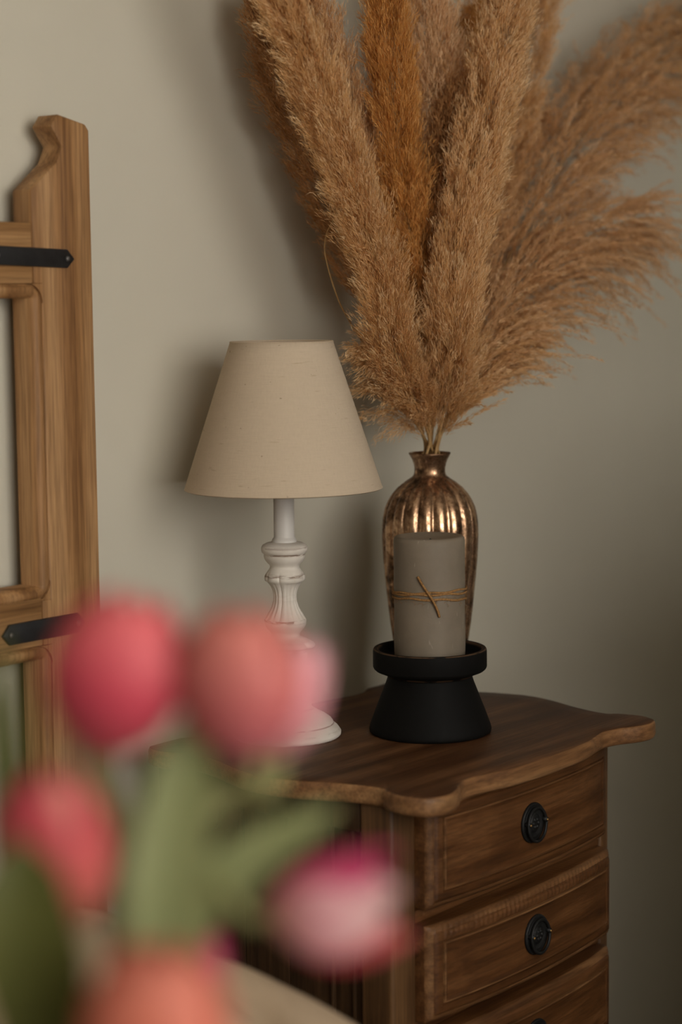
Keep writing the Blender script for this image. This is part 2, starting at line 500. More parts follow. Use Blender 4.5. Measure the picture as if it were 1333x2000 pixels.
# ---------------------------------------------------------------- bed with slatted oak headboard
BX0, BX1 = -1.48, -0.078
YF, YB = -0.055, -0.022
bed = thing('bed', ((BX0 + BX1) / 2, -1.05, FZ), 'wooden bed with carved open-frame headboard and black iron straps against the wall', 'bed')
def post_poly():
    pts = [(-.078, .06), (-.078, 1.551), (-.084, 1.558), (-.128, 1.567), (-.139, 1.553), (-.122, 1.530), (-.131, 1.512), (-.172, 1.479),
           (-.172, 1.372), (-.159, 1.372), (-.159, 1.004), (-.172, 1.004), (-.172, .950), (-.159, .950), (-.159, .55), (-.172, .55), (-.172, .06)]
    return pts
prism_xz('headboard_post', post_poly(), YF, YB, M['oak'], bed, 0.0022)
mx_ = BX0 + BX1
prism_xz('headboard_post', [(mx_ - x, z) for x, z in post_poly()], YF, YB, M['oak'], bed, 0.0022)
mid = mx_ / 2
cols = [(mid + .04, -.159), (mx_ + .159, mid - .04)]
for nm, z0, z1 in (('headboard_rail', 1.372, 1.442), ('headboard_rail', .950, 1.0165), ('headboard_rail', .46, .55)):
    box(nm, mx_ + .1725, -.1725, YF + .0006, YB, z0, z1, M['oak_x'], bed, 0.0025)
for z0, z1 in ((1.004, 1.372), (.55, .95)):
    box('headboard_mullion', mid - .04, mid + .04, YF + .0006, YB, z0, z1, M['oak'], bed, 0.002)

def bead(x0, x1, z0, z1, parent, wd=.0165, rad=.022):
    """rounded moulding ring inside an opening: outer line has rounded corners, inner line is square"""
    cor = [(x1 - rad, z1 - rad, 0), (x0 + rad, z1 - rad, 90), (x0 + rad, z0 + rad, 180), (x1 - rad, z0 + rad, 270)]
    inn = [(x1 - wd, z1 - wd), (x0 + wd, z1 - wd), (x0 + wd, z0 + wd), (x1 - wd, z0 + wd)]
    O, I = [], []
    ns = 8
    for (cx, cz, a), (ix, iz) in zip(cor, inn):
        for k in range(ns + 1):
            t = math.radians(a + 90 * k / ns)
            O.append((cx + rad * math.cos(t), cz + rad * math.sin(t)))
            ox, oz = O[-1]
            I.append((ix, iz))
    O, I = np.array(O), np.array(I)
    prof = [(-0.35, YF + .010), (-0.35, YF - .0004), (0.0, YF - .0004), (0.02, YF + .0032), (0.10, YF + .0030), (0.16, YF + .0004), (0.32, YF - .0012), (0.6, YF - .0004), (0.85, YF + .0025), (1.0, YF + .0065), (1.0, YB)]
    prof = prof[3:]
    n = len(O)
    V, F = [], []
    for s, y in prof:
        p = O * (1 - s) + I * s
        V += [(a, y, b) for a, b in p]
    V += [(a, YB, b) for a, b in O]
    m_ = len(prof) + 1
    for i in range(m_ - 1):
        for j in range(n):
            k = (j + 1) % n
            F.append((i * n + j, i * n + k, (i + 1) * n + k, (i + 1) * n + j))
    return pobj('bead_moulding', V, F, M['oak'], parent, sharp=50)
# spandrels: the square corner of wood left outside the rounded bead line belongs to the bead strip's neighbours
def spandrel(x0, x1, z0, z1, parent, rad=.022):
    for cx, cz, sx, sz in ((x1, z1, -1, -1), (x0, z1, 1, -1), (x0, z0, 1, 1), (x1, z0, -1, 1)):
        pts = [(cx, cz)] + [(cx + sx * rad * (1 - math.cos(t)), cz + sz * rad * (1 - math.sin(t))) for t in np.linspace(0, PI / 2, 9)]
        n = len(pts)
        V = [(a, YF, b) for a, b in pts] + [(a, YB, b) for a, b in pts]
        F = [tuple(range(n)), tuple(range(n, 2 * n))[::-1]] + [(i, i + n, (i + 1) % n + n, (i + 1) % n) for i in range(n)]
        pobj('corner_spandrel', V, F, M['oak'], parent, smooth=False)
for (x0, x1) in cols:
    for z0, z1 in ((1.004, 1.372), (.55, .95)):
        bead(x0, x1, z0, z1, bed)
        spandrel(x0, x1, z0, z1, bed)

def strap(x0, x1, zc, hh, parent, tilt=0.0):
    """pointed iron strap with two rivets"""
    n = 28
    poly = [(x0, zc), (x0 + .011, zc + hh), (x1 - .011, zc + hh), (x1, zc), (x1 - .011, zc - hh), (x0 + .011, zc - hh)]
    cx = (x0 + x1) / 2
    poly = [(x, z + (x - cx) * tilt) for x, z in poly]
    s = prism_xz('iron_strap', poly, YF - .004, YF + .0004, M['iron'], parent, 0.0012)
    for xr in (x0 + .012, x1 - .012):
        zr = zc + (xr - cx) * tilt
        pr = [(.0033, YF - .0038), (.0030, YF - .0052), (.0018, YF - .0062), (0, YF - .0065)]
        lathe('rivet', [(r, -y) for r, y in pr], 0, 0, M['iron_worn'], s, 12,
              axis=lambda V, xr=xr, zr=zr: np.stack([xr + V[:, 0], -V[:, 2], zr + V[:, 1]], 1))
strap(-.242, -.110, 1.4025, .0108, bed, -0.03)
strap(-.238, -.108, .9705, .0120, bed, 0.0)
strap(mx_ + .110, mx_ + .242, 1.4025, .0108, bed, 0.03)
strap(mx_ + .108, mx_ + .238, .9705, .0120, bed, 0.0)
box('side_rail', -.165, -.135, -2.12, YF, .22, .37, M['oak'], bed, .003)
box('side_rail', mx_ + .135, mx_ + .165, -2.12, YF, .22, .37, M['oak'], bed, .003)
box('foot_rail', mx_ + .135, -.135, -2.15, -2.12, .2, .42, M['oak_x'], bed, .003)
box('bed_leg', -.195, -.135, -2.18, -2.12, FZ, .42, M['oak'], bed, .003)
box('bed_leg', mx_ + .135, mx_ + .195, -2.18, -2.12, FZ, .42, M['oak'], bed, .003)
box('bed_leg', -.172, -.078, YF, YB, FZ, .061, M['oak'], bed, .001)
box('bed_leg', mx_ + .078, mx_ + .172, YF, YB, FZ, .061, M['oak'], bed, .001)
box('slat_base', mx_ + .165, -.165, -2.12, -.06, .30, .33, M['oak_x'], bed, .002)

mt = box('mattress', mx_ + .17, -.17, -2.11, -.062, .331, .545, M['mattress'], None, .04, 4)
tag(mt, 'thick pale mattress lying on the wooden bed under the oat duvet', 'mattress')

# duvet draped over the mattress
def duvet():
    nx, ny = 70, 70
    x0, x1, y0, y1 = mx_ + .10, -.10, -2.08, -.88
    V, F = [], []
    rng = np.random.default_rng(5)
    for layer in (0, 1):
        for j in range(ny + 1):
            for i in range(nx + 1):
                u, v = i / nx, j / ny
                # path over: side drop .16, then across
                L = (x1 - x0) + .32
                s = u * L - .16
                if s < 0: x, dz = x0, s
                elif s > x1 - x0: x, dz = x1, -(s - (x1 - x0))
                else: x, dz = s + x0, 0
                y = y0 + (y1 - y0) * v
                p = Vector((x * 4, y * 4, 0.3))
                wob = mnoise.noise(p) * .02 + mnoise.noise(p * 2.3) * .008
                edge = min(1, min(max(s, 0), max(x1 - x0 - s, 0)) / .12)
                z = .556 + .03 * math.sin(edge * PI / 2) * (1 if dz == 0 else 0) + (wob if dz == 0 else 0) * edge + dz
                xo = 0 if dz == 0 else math.copysign(.012 + .01 * mnoise.noise(Vector((y * 9, dz * 3, 0))), x - mid)
                if layer == 0: V.append((x + xo, y, z + .0))
                else: V.append((x + xo - (math.copysign(.008, x - mid) if dz else 0), y, z - (.008 if not dz else 0)))
    n = (nx + 1) * (ny + 1)
    for j in range(ny):
        for i in range(nx):
            a = j * (nx + 1) + i
            F.append((a, a + 1, a + nx + 2, a + nx + 1))
            F.append((n + a, n + a + nx + 1, n + a + nx + 2, n + a + 1))
    for j in range(ny):
        for i in (0, nx):
            a = j * (nx + 1) + i
            q_ = (a, a + nx + 1, n + a + nx + 1, n + a)
            F.append(q_ if i == 0 else q_[::-1])
    for i in range(nx):
        for j in (0, ny):
            a = j * (nx + 1) + i
            q_ = (a, n + a, n + a + 1, a + 1)
            F.append(q_ if j == 0 else q_[::-1])
    return pobj('duvet', V, F, M['duvet'])
tag(duvet(), 'oat coloured duvet spread flat over the wooden bed', 'duvet')

# pillow
def pillow(cx, cy, cz, wx, wy, th, tilt, rz):
    t = thing('pillow', (cx, cy, cz - th * .5), 'plump beige linen pillow lying on the bed behind the orange-coral tulip', 'pillow')
    n = 64
    def surf(sgn):
        V = []
        for j in range(n + 1):
            for i in range(n + 1):
                u, v = i / n * 2 - 1, j / n * 2 - 1
                e = (max(0, 1 - abs(u) ** 3.0) * max(0, 1 - abs(v) ** 3.0)) ** .5
                pin = 1 - .05 * (abs(u) * abs(v)) ** 2 - .035 * (1 - abs(u)) * abs(v) ** 4 - .035 * (1 - abs(v)) * abs(u) ** 4
                x, y = u * wx / 2 * pin, v * wy / 2 * pin
                cr = mnoise.noise(Vector((u * 2.6 + sgn * 3, v * 2.2, 1.7))) * .014 * e
                rim = (1 - e)
                cr += .010 * rim * e * math.sin(11 * u + 5 * v + 2 * mnoise.noise(Vector((u * 3, v * 3, 5)))) * 1.0
                cr -= .016 * math.exp(-((e - .84) / .035) ** 2) * (1 if sgn > 0 else 0)
                V.append((x, y, sgn * (th / 2 * e) + cr))
        return np.array(V)
    A, B = surf(1), surf(-1)
    F = []
    for j in range(n):
        for i in range(n):
            a = j * (n + 1) + i
            F.append((a, a + 1, a + n + 2, a + n + 1))
            b = a + (n + 1) ** 2
            F.append((b, b + n + 1, b + n + 2, b + 1))
    R_ = Matrix.Rotation(rz, 3, 'Z') @ Matrix.Rotation(tilt, 3, 'X')
    V = np.concatenate([A, B]) @ np.array(R_).T + np.array((cx, cy, cz))
    pobj('pillow_cover', V, F, M['bedlinen'], t)
    # piped seam
    k = 60
    rim = []
    for a0, a1 in (((-1, -1), (1, -1)), ((1, -1), (1, 1)), ((1, 1), (-1, 1)), ((-1, 1), (-1, -1))):
        for s in np.linspace(0, 1, k, endpoint=False):
            u, v = a0[0] + (a1[0] - a0[0]) * s, a0[1] + (a1[1] - a0[1]) * s
            pin = 1 - .05 * (abs(u) * abs(v)) ** 2 - .035 * (1 - abs(u)) * abs(v) ** 4 - .035 * (1 - abs(v)) * abs(u) ** 4
            rim.append((u * wx / 2 * pin, v * wy / 2 * pin, 0))
    rim.append(rim[0])
    P = np.array(rim) @ np.array(R_).T + np.array((cx, cy, cz))
    tube('piping', P, .0035, M['bedlinen'], t, 8)
    return t
pillow(-0.736, -0.56, .687, .70, .54, .22, 0.13, 0.0)

# ---------------------------------------------------------------- chest of drawers
CX, TOPZ = 0.2425, 0.800
chest = thing('chest_of_drawers', (CX, -0.27, FZ), 'small dark walnut chest of drawers with serpentine top and round black pulls', 'chest of drawers')

def top_outline():
    """plan of the top: rounded ears at the corners, a step, then a serpentine swell on each side"""
    cx, cy = CX, -0.277
    h = [ # quarter: from middle of front edge to front-right corner, then to middle of right side (dx, dy)
        (0.000, -.2200), (0.050, -.2190), (0.090, -.2150), (0.125, -.2070), (0.148, -.2030), (0.166, -.2050), (0.180, -.2095),
        (0.1880, -.2135), (0.1985, -.2195), (0.213, -.2245), (0.232, -.2255), (0.250, -.2180), (0.2600, -.2030), (0.2620, -.1850), (0.2580, -.1660),
        (0.2530, -.1540), (0.2480, -.1490), (0.2500, -.1250), (0.2600, -.0900), (0.2760, -.0500), (0.2850, -.0150), (0.2860, 0.0)]
    q1 = [(x, y) for x, y in h]
    q2 = [(x, -y) for x, y in h[::-1][1:]]
    q3 = [(-x, -y) for x, y in h[1:]]
    q4 = [(-x, y) for x, y in h[::-1][1:-1]]
    loop = q1 + q2 + q3 + q4
    P = np.array(loop + loop[:1], float)
    # subdivide with a closed Catmull-Rom, keep it gentle
    n = len(loop)
    out = []
    for i in range(n):
        a, b, c, d = (np.array(loop[(i + k) % n]) for k in (-1, 0, 1, 2))
        for t in (0, .33, .67):
            out.append(.5 * (2 * b + (c - a) * t + (2 * a - 5 * b + 4 * c - d) * t * t + (3 * b - a - 3 * c + d) * t ** 3))
    out = np.array(out)
    out[:, 1] = np.minimum(out[:, 1], .2170)          # the back runs straight along the wall
    return out + np.array((cx, cy))
def make_top():
    O = top_outline()
    n = len(O)
    d = np.roll(O, -1, 0) - np.roll(O, 1, 0)
    nrm = unit(np.stack([d[:, 1], -d[:, 0]], 1))
    rings = [(-.006, TOPZ - .023), (-.0025, TOPZ - .0222), (-.0006, TOPZ - .0200), (0, TOPZ - .016), (-.0006, TOPZ - .009), (-.0004, TOPZ - .006), (-.0012, TOPZ - .003), (-.0026, TOPZ - .0008), (-.0045, TOPZ)]
    rng = np.random.default_rng(3)
    ang = np.linspace(0, 2 * PI, n)
    worn = np.array([mnoise.noise(Vector((math.cos(a) * 14, math.sin(a) * 14, 2.0))) for a in ang]) * .0016
    V = []
    for k, (off, z) in enumerate(rings):
        q_ = O + nrm * (off + worn * (1 if 2 < k < 8 else .4))[:, None]
        V.append(np.column_stack([q_, np.full(n, z)]))
    mid_ = O.mean(0)
    def inner(q2, z, side):
        return [np.column_stack([mid_ + (q2 - mid_) * f, np.full(n, z)]) for f in side]
    top2 = O + nrm * rings[-1][0]
    bot2 = O + nrm * rings[0][0]
    V = inner(bot2, rings[0][1], (.05, .4, .8)) + V + inner(top2, rings[-1][1], (.9, .75, .5, .25, .05))
    nr = len(V)
    V = np.concatenate(V)
    F, mi = [], []
    for i in range(nr - 1):
        for j in range(n):
            k = (j + 1) % n
            F.append((i * n + j, i * n + k, (i + 1) * n + k, (i + 1) * n + j))
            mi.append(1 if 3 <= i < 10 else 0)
    F.append(tuple(range(n))[::-1]); mi.append(0)
    F.append(tuple(range((nr - 1) * n, nr * n))); mi.append(0)
    o = pobj('tabletop', V, F, M['walnut_top'], chest, smooth=True, sharp=40)
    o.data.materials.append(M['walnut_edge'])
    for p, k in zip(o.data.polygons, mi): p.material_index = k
    return o
make_top()

BXL, BXR, BYF, BYB, BZ1 = 0.003, 0.482, -0.432, -0.068, 0.7775
# front stiles and rails
box('front_stile', BXL, .049, BYF, -.385, .05, BZ1, M['walnut_z'], chest, .005, 3)
box('front_stile', .4600, BXR, BYF, -.385, .05, BZ1, M['walnut_z'], chest, .005, 3)
for z0, z1 in ((.6285, .6435), (.4955, .5105), (.3625, .3775), (.2295, .2445), (.09, .112)):
    box('front_rail', .049, .4600, BYF + .002, -.40, z0, z1, M['walnut_x'], chest, .0015)
# side frames and panels (left side in view)
for sx, xi in ((BXL, 1), (BXR, -1)):
    xa, xb = sorted((sx, sx + xi * .020))
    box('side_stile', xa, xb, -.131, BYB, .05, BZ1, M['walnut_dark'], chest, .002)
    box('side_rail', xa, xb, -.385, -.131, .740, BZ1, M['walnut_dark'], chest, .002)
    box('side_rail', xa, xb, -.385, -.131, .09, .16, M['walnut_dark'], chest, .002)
    pa, pb = sorted((sx + xi * .009, sx + xi * .018))
    ys = [-.131, -.2, -.27, -.339, -.385]
    for k in range(4):
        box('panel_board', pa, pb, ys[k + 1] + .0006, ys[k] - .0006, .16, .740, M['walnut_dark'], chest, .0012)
    bx_, bw = sorted((sx + xi * .003, sx + xi * .010))
    box('panel_bead', bx_, bw, -.3745, -.3700, .16, .74, M['walnut_dark'], chest, .0012)
    box('panel_bead', bx_, bw, -.3415, -.3375, .16, .74, M['walnut_dark'], chest, .0012)
    # shaped bracket in the upper back corner of the frame
    pts = [(-.131, .740), (-.168, .740), (-.1665, .722), (-.162, .711), (-.153, .704), (-.142, .7015), (-.131, .701)]
    bm = bmesh.new()
    a = [bm.verts.new((sx + xi * .001, y, z)) for y, z in pts]
    b = [bm.verts.new((sx + xi * .009, y, z)) for y, z in pts]
    bm.faces.new(a); bm.faces.new(b[::-1])
    for i in range(len(pts)):
        bm.faces.new((a[i], b[i], b[(i + 1) % len(pts)], a[(i + 1) % len(pts)]))
    bmobj('corner_bracket', bm, M['walnut_dark'], chest, sharp=30)
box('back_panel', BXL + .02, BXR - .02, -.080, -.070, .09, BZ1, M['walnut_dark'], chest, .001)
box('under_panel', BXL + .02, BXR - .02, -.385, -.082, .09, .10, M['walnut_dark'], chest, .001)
for fx in (BXL + .002, BXR - .046):
    for fy in (BYF + .002, BYB - .046):
        box('foot', fx, fx + .044, fy, fy + .044, FZ, .052, M['walnut_z'], chest, .004)
prism_xz('apron', [(.049, .09), (.049, .055), (.09, .052), (.13, .062), (.2425, .075), (.355, .062), (.395, .052), (.4525, .055), (.4525, .09)], BYF + .002, -.41, M['walnut_x'], chest, .0015)

def bow(x, amp=.017):
    t = (x - (.051 + .458) / 2) / ((.458 - .051) / 2)
    return amp * max(0.0, 1 - t * t) ** .8
def drawer(z0, z1, x0, x1, proud, rope, seed):
    """bow-fronted drawer front: moulded edge, incised bead line, flat field"""
    nx = 240 if rope else 60
    # rows across the height: (distance from the edge as fraction of margin, depth)
    prof = [(0.0, .000), (.0, .006), (.0020, .0095), (.0055, .0118), (.0080, .0120), (.0100, .0145), (.0125, .0152), (.0190, .0152), (.0196, .0128), (.0210, .0128), (.0216, .0158), (.0236, .0162), (.0246, .0156)]
    def depth(d):
        for (a, da), (b, db) in zip(prof[1:], prof[2:]):
            if d <= b: return da + (db - da) * ((d - a) / (b - a) if b > a else 0)
        return prof[-1][1]
    ds = [p[0] for p in prof[1:]]
    zs = sorted(set([z0 + d for d in ds] + [z1 - d for d in ds] + list(np.linspace(z0 + .03, z1 - .03, 5))))
    xs = sorted(set([x0 + d for d in ds] + [x1 - d for d in ds] + list(np.linspace(x0 + .028, x1 - .028, nx))))
    V, F = [], []
    for z in zs:
        for x in xs:
            d = min(z - z0, z1 - z, x - x0, x1 - x)
            y = BYF + .004 - proud - bow(x) - depth(d)
            dz = z1 - z
            if rope and .0018 < dz < .0126 and d == dz:
                y -= .0012 * math.sin((x * 700 + dz * 420)) * (.5 + .5 * mnoise.noise(Vector((x * 22, seed, 0))))
            V.append((x, y, z))
    m_, n_ = len(zs), len(xs)
    for j in range(m_ - 1):
        for i in range(n_ - 1):
            a = j * n_ + i
            F.append((a, a + 1, a + n_ + 1, a + n_))
    # back and sides
    o = len(V)
    back = [(x, -.40, z) for z in zs for x in xs]
    V += back
    for j in range(m_ - 1):
        for i in range(n_ - 1):
            a = o + j * n_ + i
            F.append((a, a + n_, a + n_ + 1, a + 1))
    for j in range(m_ - 1):
        for i, fl in ((0, 0), (n_ - 1, 1)):
            a = j * n_ + i
            q_ = (a, a + n_, o + a + n_, o + a)
            F.append(q_[::-1] if fl else q_)
    for i in range(n_ - 1):
        for j, fl in ((0, 0), (m_ - 1, 1)):
            a = j * n_ + i
            q_ = (a, o + a, o + a + 1, a + 1)
            F.append(q_[::-1] if fl else q_)
    d = pobj('drawer', V, F, M['walnut_x'], chest, sharp=38)
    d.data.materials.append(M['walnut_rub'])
    k_ = 0
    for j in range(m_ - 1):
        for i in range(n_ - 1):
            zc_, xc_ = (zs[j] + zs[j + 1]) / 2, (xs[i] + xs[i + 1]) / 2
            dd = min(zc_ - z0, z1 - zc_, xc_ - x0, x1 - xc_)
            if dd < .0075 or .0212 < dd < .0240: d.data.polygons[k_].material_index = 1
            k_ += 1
    # pull: stepped rosette, two posts, drop ring, flower boss
    zc = (z0 + z1) / 2 + .002
    xc = CX + .004
    ys = BYF + .004 - proud - bow(xc) - .0156
    def face(V, xc=xc, zc=zc, ys=ys):
        return np.stack([xc + V[:, 0], ys - V[:, 2], zc + V[:, 1]], 1)
    pr = [(.0, -.001), (.0245, -.001), (.0252, .0012), (.0246, .0030), (.0225, .0036), (.0208, .0024), (.0196, .0026), (.0184, .0044), (.0164, .0048), (.0140, .0030), (.0118, .0026), (.0104, .0042), (.0092, .0052), (.0060, .0058), (0, .0062)]
    h = lathe('pull_rosette', pr, 0, 0, M['pull_iron'], d, 40, lobes=lambda th, z: 1 + 0.0 * th, axis=face)
    parts = []
    for k in range(6):
        a = k * PI / 3
        cxp, czp = .0050 * math.cos(a), .0050 * math.sin(a)
        th = np.linspace(0, 2 * PI, 8, endpoint=False)
        ring = [(np.stack([cxp + r * np.cos(th), czp + r * np.sin(th), np.full(8, z)], 1)) for r, z in ((.0026, .0052), (.0022, .0066), (.0010, .0074))]
        Vv = np.concatenate(ring)
        Ff = [(i * 8 + j, i * 8 + (j + 1) % 8, (i + 1) * 8 + (j + 1) % 8, (i + 1) * 8 + j) for i in range(2) for j in range(8)] + [tuple(range(16, 24))]
        parts.append((face(Vv), Ff))
    V2, F2 = join_data(parts)
    pobj('pull_boss', V2, F2, M['pull_iron'], d)
    t = np.linspace(0, 2 * PI, 49)
    ringP = np.stack([.0198 * np.cos(t), .0205 * np.sin(t) - .0015, .0078 - .0012 * np.sin(t)], 1)
    tube('pull_ring', face(ringP), .0021, M['pull_iron'], d, 8)
    for sx in (-1, 1):
        tube('pull_post', face(np.array([(sx * .0185, .0015, .001), (sx * .0185, .0015, .0102)])), .0030, M['pull_iron'], d, 10)
        tube('pull_pin', face(np.array([(sx * .0185, .0015, .0098), (sx * .0185, .0015, .0112)])), .0013, M['brass'], d, 8)
    return d
drawer(.6445, .7740, .0565, .4560, .003, False, 1)
drawer(.5115, .6275, .0500, .4585, .008, True, 2)
drawer(.3785, .4945, .0500, .4585, .008, False, 3)
drawer(.2455, .3615, .0500, .4585, .008, False, 4)
drawer(.1130, .2285, .0500, .4585, .008, False, 5)

# ---------------------------------------------------------------- unseen chair right of the chest, added to shade the lower right wall
ac = thing('added_shade_chair', (.86, -1.05, FZ), 'unseen high-backed linen chair right of the chest, added to shade the lower wall', 'added_shade_chair')
def cushion(name, x0, x1, y0, y1, z0, z1, mat, parent, bev=.03):
    return box(name, x0, x1, y0, y1, z0, z1, mat, parent, bev, 4)
cushion('backrest', .50, 1.22, -.84, -.70, .22, 1.125, M['duvet'], ac, .05)
cushion('seat', .58, 1.14, -1.40, -.84, .20, .36, M['duvet'], ac)
cushion('seat_cushion', .59, 1.13, -1.41, -.85, .36, .48, M['bedlinen'], ac, .045)
cushion('armrest', .50, .585, -1.40, -.83, .20, .60, M['duvet'], ac, .035)
cushion('armrest', 1.135, 1.22, -1.40, -.83, .20, .60, M['duvet'], ac, .035)
for lx in (.55, 1.17):
    for ly in (-1.35, -.77):
        lathe('leg', [(.014, FZ), (.017, FZ + .05), (.024, .205)], lx, ly, M['walnut_z'], ac, 20)

# ---------------------------------------------------------------- table lamp
LX, LY = 0.1393, -0.1635
lamp = thing('table_lamp', (LX, LY, TOPZ), 'white turned-wood table lamp with a natural linen cone shade on the dark chest', 'lamp')
def lz(zy): return TOPZ + (1837 - zy) / 3.703 / 1540
def lr(hw): return hw / 3.703 / 1540
raw = [(1837, 380, 0), (1825, 392, 0), (1805, 393, 0), (1785, 380, .5), (1772, 371, 0), (1752, 345, 0), (1744, 338, 1), (1734, 336, 0), (1715, 322, 0), (1690, 288, 0), (1665, 240, 0), (1642, 204, 0), (1632, 184, 1),
       (1622, 180, 0), (1600, 181, 0), (1580, 172, 0), (1560, 152, 0), (1545, 128, 0), (1530, 112, 0), (1500, 108, 0), (1470, 114, 0), (1430, 138, 0), (1400, 150, 0), (1340, 157, 0), (1280, 158, 0), (1230, 154, 0),
       (1212, 158, .6), (1200, 190, 0), (1180, 212, .7), (1160, 200, 0), (1140, 165, .4), (1122, 130, 0), (1110, 104, .4), (1090, 101, 0), (1070, 114, 0), (1045, 138, 0), (1020, 150, 0), (995, 152, .8), (985, 150, .9),
       (978, 146, 0), (950, 128, 0), (920, 110, 0), (890, 95, 0), (850, 84, .3), (810, 82, .3), (780, 86, 0), (750, 98, 0), (725, 114, 0), (712, 126, .5), (702, 141, 0), (686, 145, 0), (668, 142, .9), (655, 136, .6),
       (640, 128, 0), (622, 114, 0), (604, 105, 0), (590, 108, 0), (572, 126, 0), (550, 142, 0), (525, 150, 0), (512, 148, .9), (506, 150, .9), (498, 162, .2), (480, 167, 0), (462, 166, .7), (446, 158, .3), (432, 132, 0), (424, 90, 0)]
prof = [(lr(h), lz(zy)) for zy, h, w_ in raw]
zcrn = lz(1180)
def lamp_lobes(th, z):
    zy = 1837 - (z - TOPZ) * 3.703 * 1540
    if 640 < zy < 990:
        if zy < 712: return 1 + .10 * (np.abs(np.cos(th * 4)) ** .5 - .75)
        fade = min(1, (zy - 700) / 40, (990 - zy) / 40)
        return 1 + fade * (.15 * (np.abs(np.cos(th * 4)) ** .45 - .8) - .06 * (np.abs(np.cos(th * 4)) > .93))
    if 1120 < zy < 1211: return 1 + .10 * (np.abs(np.cos(th * 5)) ** .6 - .7)
    return np.ones_like(th)
lathe('lamp_base', prof, LX, LY, M['white'], lamp, 112, lamp_lobes, [w_ for _, _, w_ in raw], sharp=60)
slv = [(lr(88), lz(426)), (lr(90), lz(416)), (lr(86), lz(404)), (lr(78), lz(394)), (lr(74), lz(386)), (lr(74), lz(60)), (lr(66), lz(50))]
lathe('lamp_sleeve', slv, LX, LY, M['sleeve'], lamp, 40, sharp=50)
ZB, ZT, RB, RT = 1.1165, 1.2975, .1240, .0645
# seamed shade: outer cone, rolled rims, inner lining
sp = []
for k in range(13):
    t = k / 12
    sp.append((RB + (RT - RB) * t, ZB + (ZT - ZB) * t))
inner = [(r - .0018, z) for r, z in sp[::-1]]
rim_t = [(RT + .0006, ZT + .0008), (RT - .0008, ZT + .0018), (RT - .0022, ZT + .0008)]
rim_b = [(RB - .0024, ZB - .0008), (RB - .0008, ZB - .0018), (RB + .0006, ZB - .0008)]
lathe('lamp_shade', sp + rim_t + inner + rim_b, LX, LY, M['linen'], lamp, 96, close=True, sharp=70)
# fitter ring with three spokes, socket and bulb
zf = 1.262
rf = RB + (RT - RB) * (zf - ZB) / (ZT - ZB) - .0022
parts = [tube_data([(LX + .017 * math.cos(a), LY + .017 * math.sin(a), zf - .03) for a in np.linspace(0, 2 * PI, 25)], .0012, 6)]
for k in range(3):
    a = k * 2 * PI / 3 + .4
    parts.append(tube_data([(LX + .017 * math.cos(a), LY + .017 * math.sin(a), zf - .03), (LX + rf * math.cos(a), LY + rf * math.sin(a), zf)], .0011, 6))
V_, F_ = join_data(parts)
pobj('shade_fitter', V_, F_, M['sleeve'], lamp)
zs_ = lz(55)
lathe('bulb_socket', [(.014, zs_), (.0155, zs_ + .003), (.0155, zf - .034), (.017, zf - .033), (.017, zf - .027), (.0135, zf - .026)], LX, LY, M['sleeve'], lamp, 32, sharp=50)
lathe('light_bulb', [(.0125, zf - .026), (.013, zf - .018), (.019, zf - .006), (.0225, zf + .006), (.022, zf + .014), (.016, zf + .023), (.007, zf + .0275), (0, zf + .0285)], LX, LY, M['bulb'], lamp, 32)

# ---------------------------------------------------------------- copper vase
VX, VY = 0.4300, -0.1795
vase = thing('fluted_vase', (VX, VY, TOPZ), 'fluted antiqued copper vase with a narrow neck holding the pampas grass', 'vase')
vraw = [(1625, 150), (1618, 158), (1590, 164), (1500, 180), (1400, 202), (1250, 231), (1150, 246), (1050, 258), (950, 268), (850, 278), (760, 286), (680, 291), (610, 293), (540, 292), (480, 286), (430, 275), (385, 256), (345, 232),
        (305, 198), (275, 162), (252, 128), (238, 108), (225, 98), (205, 94), (180, 95), (155, 101), (130, 110), (108, 122), (97, 128), (91, 127), (92, 119), (110, 108), (150, 93), (200, 86), (235, 96), (300, 180), (400, 252), (600, 284), (900, 264), (1250, 222), (1580, 150), (1600, 0)]
def vz(zy): return TOPZ + (1625 - zy) / 3.175 / 1418
def vr(hw): return hw / 3.175 / 1418
def vase_lobes(th, z):
    zy = 1625 - (z - TOPZ) * 3.175 * 1418
    a = 0.0 if zy < 235 else min(1.0, (zy - 235) / 70)
    a *= 1.0 if zy < 1500 else max(0, (1610 - zy) / 110)
    return 1 + a * .085 * (np.abs(np.sin(th * 9)) ** .62 - .84)
lathe('vase_body', [(vr(h), vz(zy)) for zy, h in vraw], VX, VY, M['copper'], vase, 216, vase_lobes)

# ---------------------------------------------------------------- candle holder and candle
HX, HY = 0.2660, -0.2965
def hz(zy): return TOPZ + (1835 - zy) / 3.175 / 1528
def hr(hw): return hw / 3.175 / 1528
holder = thing('candle_holder', (HX, HY, TOPZ), 'matte black pedestal candle holder with a shallow dish at the front of the chest', 'candle holder')
hraw = [(1835, 362, 0), (1828, 376, 0), (1812, 379, 0), (1790, 374, 0), (1700, 341, 0), (1600, 302, 0), (1520, 271, 0), (1492, 262, 0), (1482, 262, 0)]
lathe('holder_base', [(hr(h), hz(z)) for z, h, w_ in hraw], HX, HY, M['black'], holder, 96, wear=[w_ for *_, w_ in hraw], sharp=60)
draw = [(1488, 255, 0), (1481, 266, 0), (1474, 272, .45), (1462, 296, 0), (1446, 336, 0), (1436, 347, .0), (1424, 352, 0), (1330, 352, 0), (1318, 350, 0), (1312, 346, .55), (1310, 342, .1), (1310, 328, .1), (1313, 322, .5), (1330, 318, 0), (1368, 314, 0), (1378, 300, 0), (1380, 0, 0)]
lathe('holder_dish', [(hr(h), hz(z)) for z, h, w_ in draw], HX, HY, M['black'], holder, 96, wear=[w_ for *_, w_ in draw], sharp=60)
cz0 = hz(1380)
CR, CZ1 = .0452, 1.0515
